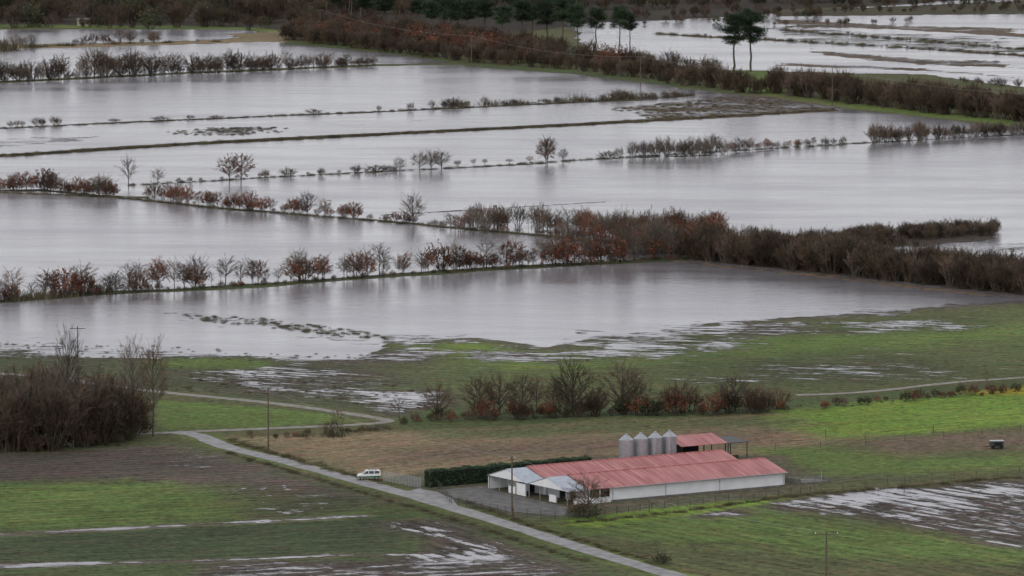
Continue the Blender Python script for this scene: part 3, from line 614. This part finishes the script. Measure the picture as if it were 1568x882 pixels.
def slope(x0,x1,ya,za,yb,zb,mat=0,t=.07):
    k=len(mb.v)
    mb.v+=[(x0,ya,za),(x1,ya,za),(x1,yb,zb),(x0,yb,zb),(x0,ya,za-t),(x1,ya,za-t),(x1,yb,zb-t),(x0,yb,zb-t)]
    for f in((0,1,2,3),(7,6,5,4),(0,4,5,1),(1,5,6,2),(2,6,7,3),(3,7,4,0)): mb.f.append(tuple(k+i for i in f)); mb.m.append(mat)
sl=(ZR-ZE)/(W1/2)
for i in (0,1):
    y0=i*W1; e=.5 if i==0 else 0.02; e2=.02 if i==0 else .5
    slope(4.0,L_+.4,y0-e,ZE-e*sl+.08,y0+W1/2,ZR+.08); slope(4.0,L_+.4,y0+W1/2,ZR+.08,y0+W1+e2,ZE-e2*sl+.08)
    mb.tube((4.0,y0+W1/2,ZR+.1),(L_+.4,y0+W1/2,ZR+.1),.12,.12,6,0,True)
obj('roof',mb.mesh('roof',[M_roof]),barn)
mb=MB()
for i in (0,1):
    y0=i*W1
    slope(-.5,3.98,y0+.2,ZE-.2,y0+W1/2,ZR-.05,0,.06); slope(-.5,3.98,y0+W1/2,ZR-.05,y0+W1-.2,ZE-.2,0,.06)
    for yy in (y0+.5,y0+W1*.3,y0+W1*.7,y0+W1-.5): mb.tube((-.2,yy,0),(-.2,yy,ZE-.25+min(yy-y0,W1-yy+y0)*sl-.1),.08,.08,6,1)
    mb.poly([(-.4,y0+.6,ZE-.2),(-.4,y0+W1-.6,ZE-.2),(-.4,y0+W1/2,ZR-.2)],2)
    mb.box(0,.15,y0+W1*.32,y0+W1*.5,0,1.3,2)
mb.box(-.3,3.9,2*W1-.5,2*W1-.35,0,ZE-.5,2); mb.box(1.0,3.9,.1,.25,0,1.1,2)
mb.box(-.1,.05,W1+1,W1+4,0,2.2,2)
obj('entrance_canopy',mb.mesh('canopy',[M_grey,M_steel,M_white]),barn)
mb=MB(); mb.tube((9,-.58,ZE-.12),(L_+.3,-.58,ZE-.12),.08,.08,6,0,True)
for x in (9.3,21,33,L_-.3): mb.tube((x,-.1,ZE-.2),(x,-.1,.1),.05,.05,5,0)
obj('gutter',mb.mesh('gutter',[M_steel]),barn)
def local(t,p): return (orig[0]+a_[0]*(t)-a_[1]*p, orig[1]+a_[1]*t+a_[0]*p,0)
for i in range(4):
    x,y,_=local(L_-14.6+i*3.3,31.2); mb=MB(); r=1.35
    for k in range(8):
        z0=1.6+k*.6; mb.tube((0,0,z0),(0,0,z0+.56),r,r,24,0); mb.tube((0,0,z0+.56),(0,0,z0+.6),r+.04,r+.04,24,0)
    mb.tube((0,0,6.4),(0,0,7.35),r+.06,.28,24,0); mb.tube((0,0,7.33),(0,0,7.55),.3,.3,12,0,True)
    mb.tube((0,0,.6),(0,0,1.62),.25,r,24,0)
    for k in range(6):
        t=k*math.pi/3; mb.tube((r*math.cos(t),r*math.sin(t),0),(r*math.cos(t),r*math.sin(t),6.4),.06,.06,4,0)
    for s in (-.2,.2): mb.tube((s,-r-.12,.3),(s,-r-.12,6.7),.03,.03,4,0)
    for k in range(20): mb.tube((-.2,-r-.12,.5+k*.3),(.2,-r-.12,.5+k*.3),.02,.02,3,0)
    obj('feed_silo',mb.mesh('silo',[M_steel]),None,(x,y,0),R.uniform(-.3,.3))
sh=local(L_-1.6,31.5); shed=empty('red_roof_shed',sh,AX); mb=MB()
slope(-.4,10.4,-.3,4.2,5.2,5.55,0); slope(-.4,10.4,5.2,5.55,10,4.3,0)
obj('roof',mb.mesh('shedroof',[M_roof]),shed)
mb=MB()
mb.box(0,10,9,9.2,0,4.1,0); mb.box(0,.2,0,9,0,4.0,0)
for x in (0,5,10): mb.box(x,x+.2,0,.2,0,4.1,1)
obj('walls',mb.mesh('shedw',[M_dark,M_steeld]),shed)
mb=MB(); slope(10.5,15.5,0,4.1,6,4.5,0,.15)
for x in (10.8,15.2):
    for y in (.2,5.8): mb.box(x,x+.15,y,y+.15,0,4.0,0)
mb.box(10.8,15.2,3,3.1,0,1.2,0)
obj('open_canopy',mb.mesh('shedc',[M_steeld]),shed)
def leafbox(name,p0,p1,wd,ht):
    mb=MB(); L=math.hypot(p1[0]-p0[0],p1[1]-p0[1])
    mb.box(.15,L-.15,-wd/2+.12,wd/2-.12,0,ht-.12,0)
    for i in range(int(L*ht*95)):
        f=R.random(); x=R.uniform(0,L); q_=.12*math.sin(x*.9)+.08*math.sin(x*2.3)
        if f<.4: p=(x,-wd/2+R.gauss(0,.07)+q_,R.uniform(0,ht))
        elif f<.55: p=(x,wd/2+R.gauss(0,.07),R.uniform(0,ht))
        elif f<.9: p=(x,R.uniform(-wd/2,wd/2),ht+R.gauss(0,.08)+q_)
        else: p=(R.gauss(0,.07),R.uniform(-wd/2,wd/2),R.uniform(0,ht))
        mb.leaf(p,R.uniform(.1,.2),1)
    return obj(name,mb.mesh(name,[M_hd,M_hl]),None,(p0[0],p0[1],0),math.atan2(p1[1]-p0[1],p1[0]-p0[0]))
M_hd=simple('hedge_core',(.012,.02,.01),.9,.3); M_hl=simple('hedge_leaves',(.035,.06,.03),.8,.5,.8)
h0=G(650,751); h1=G(902,703,3.0)
leafbox('clipped_hedge',(h0[0]+.5,h0[1]+1),(h1[0],h1[1]),2.4,3.0)
def fence(name,pts,sp=3,ht=1.3,wires=3,mat=None,r=.05,wr=.012):
    mat=mat or M_wood; mb=MB(); W_=[G(*p) for p in pts]
    for a,c in zip(W_[:-1],W_[1:]):
        a=Vector(a);c=Vector(c);n=max(1,round((c-a).length/sp))
        for i in range(n+1):
            p=a.lerp(c,i/n); hh=ht*R.uniform(.92,1.08); mb.tube(p,p+Vector((R.gauss(0,.03),0,hh)),r,r*.9,5,0,True)
        for k in range(wires):
            z=Vector((0,0,ht*(k+1)/(wires+.3))); mb.tube(a+z,c+z,wr,wr,3,0)
    return obj(name,mb.mesh(name,[mat]))
fence('yard_fence',[(670,752),(690,776),(786,796),(872,802)],2.5,1.6,6,M_steeld,.05,.02)
fence('wire_fence',[(872,802),(1000,785),(1215,762),(1260,756)],3,1.3,4,M_steeld,.06,.02)
fence('wire_fence',[(1260,756),(1568,728),(2000,690)],5,1.4,3,M_wood,.08,.015)
fence('wire_fence',[(1190,694),(1330,684),(1568,664),(1900,640)],9,1.4,2,M_wood,.08,.012)
fence('metal_gate',[(585,741),(610,746),(643,752)],1.0,2.0,9,M_steel,.05,.025)
fence('farm_yard_railing',[(1212,744),(1262,742),(1262,734)],1.6,1.2,2,M_steel,.04,.02)
mb=MB(); x,y,_=G(1240,742); mb.box(-3.4,3.4,-2.5,2.5,0,.3,0); mb.box(-3.4,-3.2,-2.5,2.5,.3,1.0,0); mb.box(3.2,3.4,-2.5,2.5,.3,.8,0)
obj('concrete_silage_platform',mb.mesh('silage_platform',[M_plinth]),None,(x,y,0),AX)  # silage platform: low slab with raised ends
for u,v,h in ((1434,668,14),(1390,750,18),(996,790,24),(1268,672,12)):
    mb=MB(); mb.tube((0,0,0),(0,0,h/S(v)),.11,.08,6,0,True); obj('fence_post',mb.mesh('post',[M_wood]),None,G(u,v))
def pole(u,v,hpx,arm=1.2,r=.16,mat=None):
    h=hpx/S(v); mb=MB(); mb.tube((0,0,0),(0,0,h),r,r*.65,8,0,True)
    if arm:
        mb.box(-arm,arm,-.06,.06,h-.55,h-.42,0)
        for x in (-arm+.1,0,arm-.1): mb.tube((x,0,h-.42),(x,0,h-.12),.05,.05,6,1,True)
    x,y,_=G(u,v); obj('utility_pole',mb.mesh('pole',[mat or M_wood,M_white]),None,(x,y,0)); return Vector((x,y,h-.15))
q=[pole(115,672,172,1.6),pole(408,692,95,0,.19),pole(784,796,94,.6,.19),pole(1270,905,86,1.9,.19)]
q2=[pole(490,46,34,1.5,.2),pole(722,98,46,0,.2),pole(981,130,46,0,.2),pole(1275,160,58,0,.2),pole(1640,200,58,1,.2)]
mb=MB()
def wire(a,b_,sag=1.5,r=.012,dx=0):
    prev=None
    for i in range(13):
        t=i/12; p=a.lerp(b_,t)+Vector((dx,0,-sag*4*t*(1-t)))
        if prev is not None: mb.tube(prev,p,r,r,3,0)
        prev=p
wire(q[1],q[2]); wire(q[2],q[3])
for a,b_ in zip(q2[:-1],q2[1:]): wire(a,b_,2.5,.015)
obj('power_line',mb.mesh('wires',[M_steel]))
mb=MB(); mb.box(-1.3,1.3,-.8,.8,.35,1.5,0); mb.box(-1.4,1.4,-.9,.9,1.5,1.6,1); mb.box(-.6,.9,-.82,-.801,.6,1.3,2)
for x in (-.8,.8):
    for y in (-.85,.85): mb.tube((x,y-.08,.35),(x,y+.08,.35),.33,.33,12,2,True)
mb.box(-2.3,-1.3,-.05,.05,.4,.5,2)
obj('livestock_trailer',mb.mesh('trailer',[M_steeld,M_steel,M_dark]),None,G(1532,690),.1)
mb=MB(); mb.box(-3,3,-2,2,0,2.6,0); mb.poly([(-3.3,-2.3,2.6),(3.3,-2.3,2.6),(3.3,0,3.6),(-3.3,0,3.6)],1); mb.poly([(-3.3,2.3,2.6),(3.3,2.3,2.6),(3.3,0,3.6),(-3.3,0,3.6)],1); mb.box(-.5,.5,-2.02,-2.001,0,2,2)
obj('small_hut',mb.mesh('hut',[simple('hut_wall',(.4,.35,.27)),M_plinth,M_dark]),None,G(128,37))
M_vw=simple('van_white_paint',(.78,.79,.79),.3,.04,1,spec=.5); M_vg=simple('van_green_paint',(.03,.14,.07),.35,.05,1,spec=.5)
M_gl=simple('van_glass',(.02,.025,.03),.1,.05,1,spec=.8); M_ty=simple('tyre_rubber',(.02,.02,.02),.8,.1)
van=empty('van',G(563,738),.12)
prof=[(-2.15,.35),(-2.2,.7),(-2.1,.95),(-1.25,1.12),(-.6,1.72),(-.3,1.82),(1.8,1.84),(2.08,1.7),(2.15,1.0),(2.15,.35)]
mb=MB(); hw=.85; n=len(prof)
def inset(z): return hw-.0 if z<1.05 else hw-.13*(z-1.05)/.75
for s in(-1,1):
    for x,z in prof: mb.v.append((x,s*inset(z),z))
mb.f.append(tuple(range(n))); mb.m.append(0); mb.f.append(tuple(2*n-1-i for i in range(n))); mb.m.append(0)
for i in range(n):
    j=(i+1)%n; mb.f.append((j,i,n+i,n+j)); mb.m.append(0)
for s in(-1,1):
    y=s*(hw+.006); mb.poly([(-2.12,y,.4),(2.14,y,.4),(2.14,y,.78),(-2.17,y,.7)],1)
    def g(pts): mb.poly([(x,s*(inset(z)+.008),z) for x,z in pts],2)
    g([(-1.05,1.16),(-.15,1.16),(-.15,1.68),(-.52,1.66)]); g([(-.02,1.16),(.85,1.16),(.85,1.68),(-.02,1.68)]); g([(1.0,1.2),(1.9,1.2),(1.85,1.66),(1.0,1.68)])
mb.poly([(-1.24,-.78,1.14),(-1.24,.78,1.14),(-.63,.72,1.71),(-.63,-.72,1.71)][::1],2)
mb.v[-4:]=[(a-.015,b_,c+.015) for a,b_,c in mb.v[-4:]]
for s in (-.62,.62): mb.box(-2.2,-2.1,s-.14,s+.14,.72,.88,3)
mb.box(-2.26,-2.1,-.8,.8,.33,.52,4); mb.box(2.14,2.22,-.8,.8,.33,.52,4)
obj('body',mb.mesh('vanb',[M_vw,M_vg,M_gl,M_steel,M_ty]),van)
mb=MB()
for x in(-1.4,1.35):
    for s in(-1,1):
        mb.tube((x,s*.70,.32),(x,s*.88,.32),.34,.34,18,0,True); mb.tube((x,s*.88,.32),(x,s*.89,.32),.19,.17,12,1,True)
obj('wheels',mb.mesh('vanw',[M_ty,M_steel]),van)
mb=MB(); mb.box(-.2,1.6,-.6,-.55,1.86,1.92,0); mb.box(-.2,1.6,.55,.6,1.86,1.92,0); mb.box(0,.05,-.7,.7,1.85,1.9,0); mb.box(1.3,1.35,-.7,.7,1.85,1.9,0)
mb.box(-1.0,-.9,-.98,-.86,1.15,1.32,0); mb.box(-1.0,-.9,.86,.98,1.15,1.32,0)
obj('roof_rack_and_mirrors',mb.mesh('vanr',[M_steeld]),van)
# ------------------------------------------------------------ distant hills (behind view)
mb=MB(); nh=120
for j in range(6):
    for i in range(nh+1):
        t=(i/nh-.5)*2.4; r=7000+j*900; x=r*math.sin(t); y=r*math.cos(t)
        z=[0,60,130,180,150,0][j]*(.6+.4*math.sin(i*.35)+.25*math.sin(i*.9+j))-5
        mb.v.append((x,y,max(-5,z)))
for j in range(5):
    for i in range(nh): a=j*(nh+1)+i; mb.f.append((a,a+1,a+nh+2,a+nh+1)); mb.m.append(0)
me=mb.mesh('hills',[simple('hill_forest',(.04,.05,.035),.9,.4,.004)]); [setattr(p,'use_smooth',True) for p in me.polygons]; obj('hills',me)
# ------------------------------------------------------------ world
wd=bpy.data.worlds.new('World'); scene.world=wd; wd.use_nodes=True; nt=wd.node_tree; bg=nt.nodes['Background']
el=math.radians(38); az=math.radians(215)
sky=nd(nt,'ShaderNodeTexSky'); sky.sky_type='NISHITA'; sky.sun_disc=False; sky.sun_elevation=el; sky.sun_rotation=az
tc=nd(nt,'ShaderNodeTexCoord'); sp=nd(nt,'ShaderNodeSeparateXYZ'); nt.links.new(tc.outputs['Generated'],sp.inputs[0])
rmp=nd(nt,'ShaderNodeValToRGB'); cr=rmp.color_ramp
cr.elements[0].position=0; cr.elements[0].color=(1,1,1,1); cr.elements[1].position=.8; cr.elements[1].color=(.68,.69,.73,1)
e=cr.elements.new(.1); e.color=(.92,.92,.965,1); e=cr.elements.new(.3); e.color=(.81,.81,.875,1)
nt.links.new(sp.outputs[2],rmp.inputs[0])
mp=nd(nt,'ShaderNodeMapping'); mp.inputs['Scale'].default_value=(2,2,7); nt.links.new(tc.outputs['Generated'],mp.inputs[0])
n=nd(nt,'ShaderNodeTexNoise'); n.inputs['Scale'].default_value=1.5; n.inputs['Detail'].default_value=5; nt.links.new(mp.outputs[0],n.inputs['Vector'])
f=math_(nt,'MULTIPLY_ADD',n.outputs['Fac'],4.5,7.5)
s=nd(nt,'ShaderNodeVectorMath',operation='SCALE'); nt.links.new(rmp.outputs[0],s.inputs[0]); nt.links.new(f,s.inputs['Scale'])
mx=nd(nt,'ShaderNodeMix',data_type='RGBA'); mx.inputs['Factor'].default_value=.88
nt.links.new(sky.outputs[0],mx.inputs[6]); nt.links.new(s.outputs[0],mx.inputs[7]); nt.links.new(mx.outputs[2],bg.inputs['Color']); bg.inputs['Strength'].default_value=.1
sd=bpy.data.lights.new('sun','SUN'); sd.energy=.85; sd.angle=math.radians(25); sd.color=(1,.96,.9)
so=bpy.data.objects.new('sun',sd); scene.collection.objects.link(so)
dv=Vector((math.sin(az)*math.cos(el),math.cos(az)*math.cos(el),math.sin(el))); so.rotation_euler=dv.to_track_quat('Z','Y').to_euler()
cd=bpy.data.cameras.new('camera'); cam=bpy.data.objects.new('camera',cd); scene.collection.objects.link(cam)
cam.location=(0,0,H); cd.lens=F/1568*36; cd.sensor_width=36; cd.clip_start=1; cd.clip_end=60000
cam.rotation_euler=(math.radians(90)-math.atan((CV-HV)/F),0,0)
scene.camera=cam
print('objs',len(bpy.data.objects))
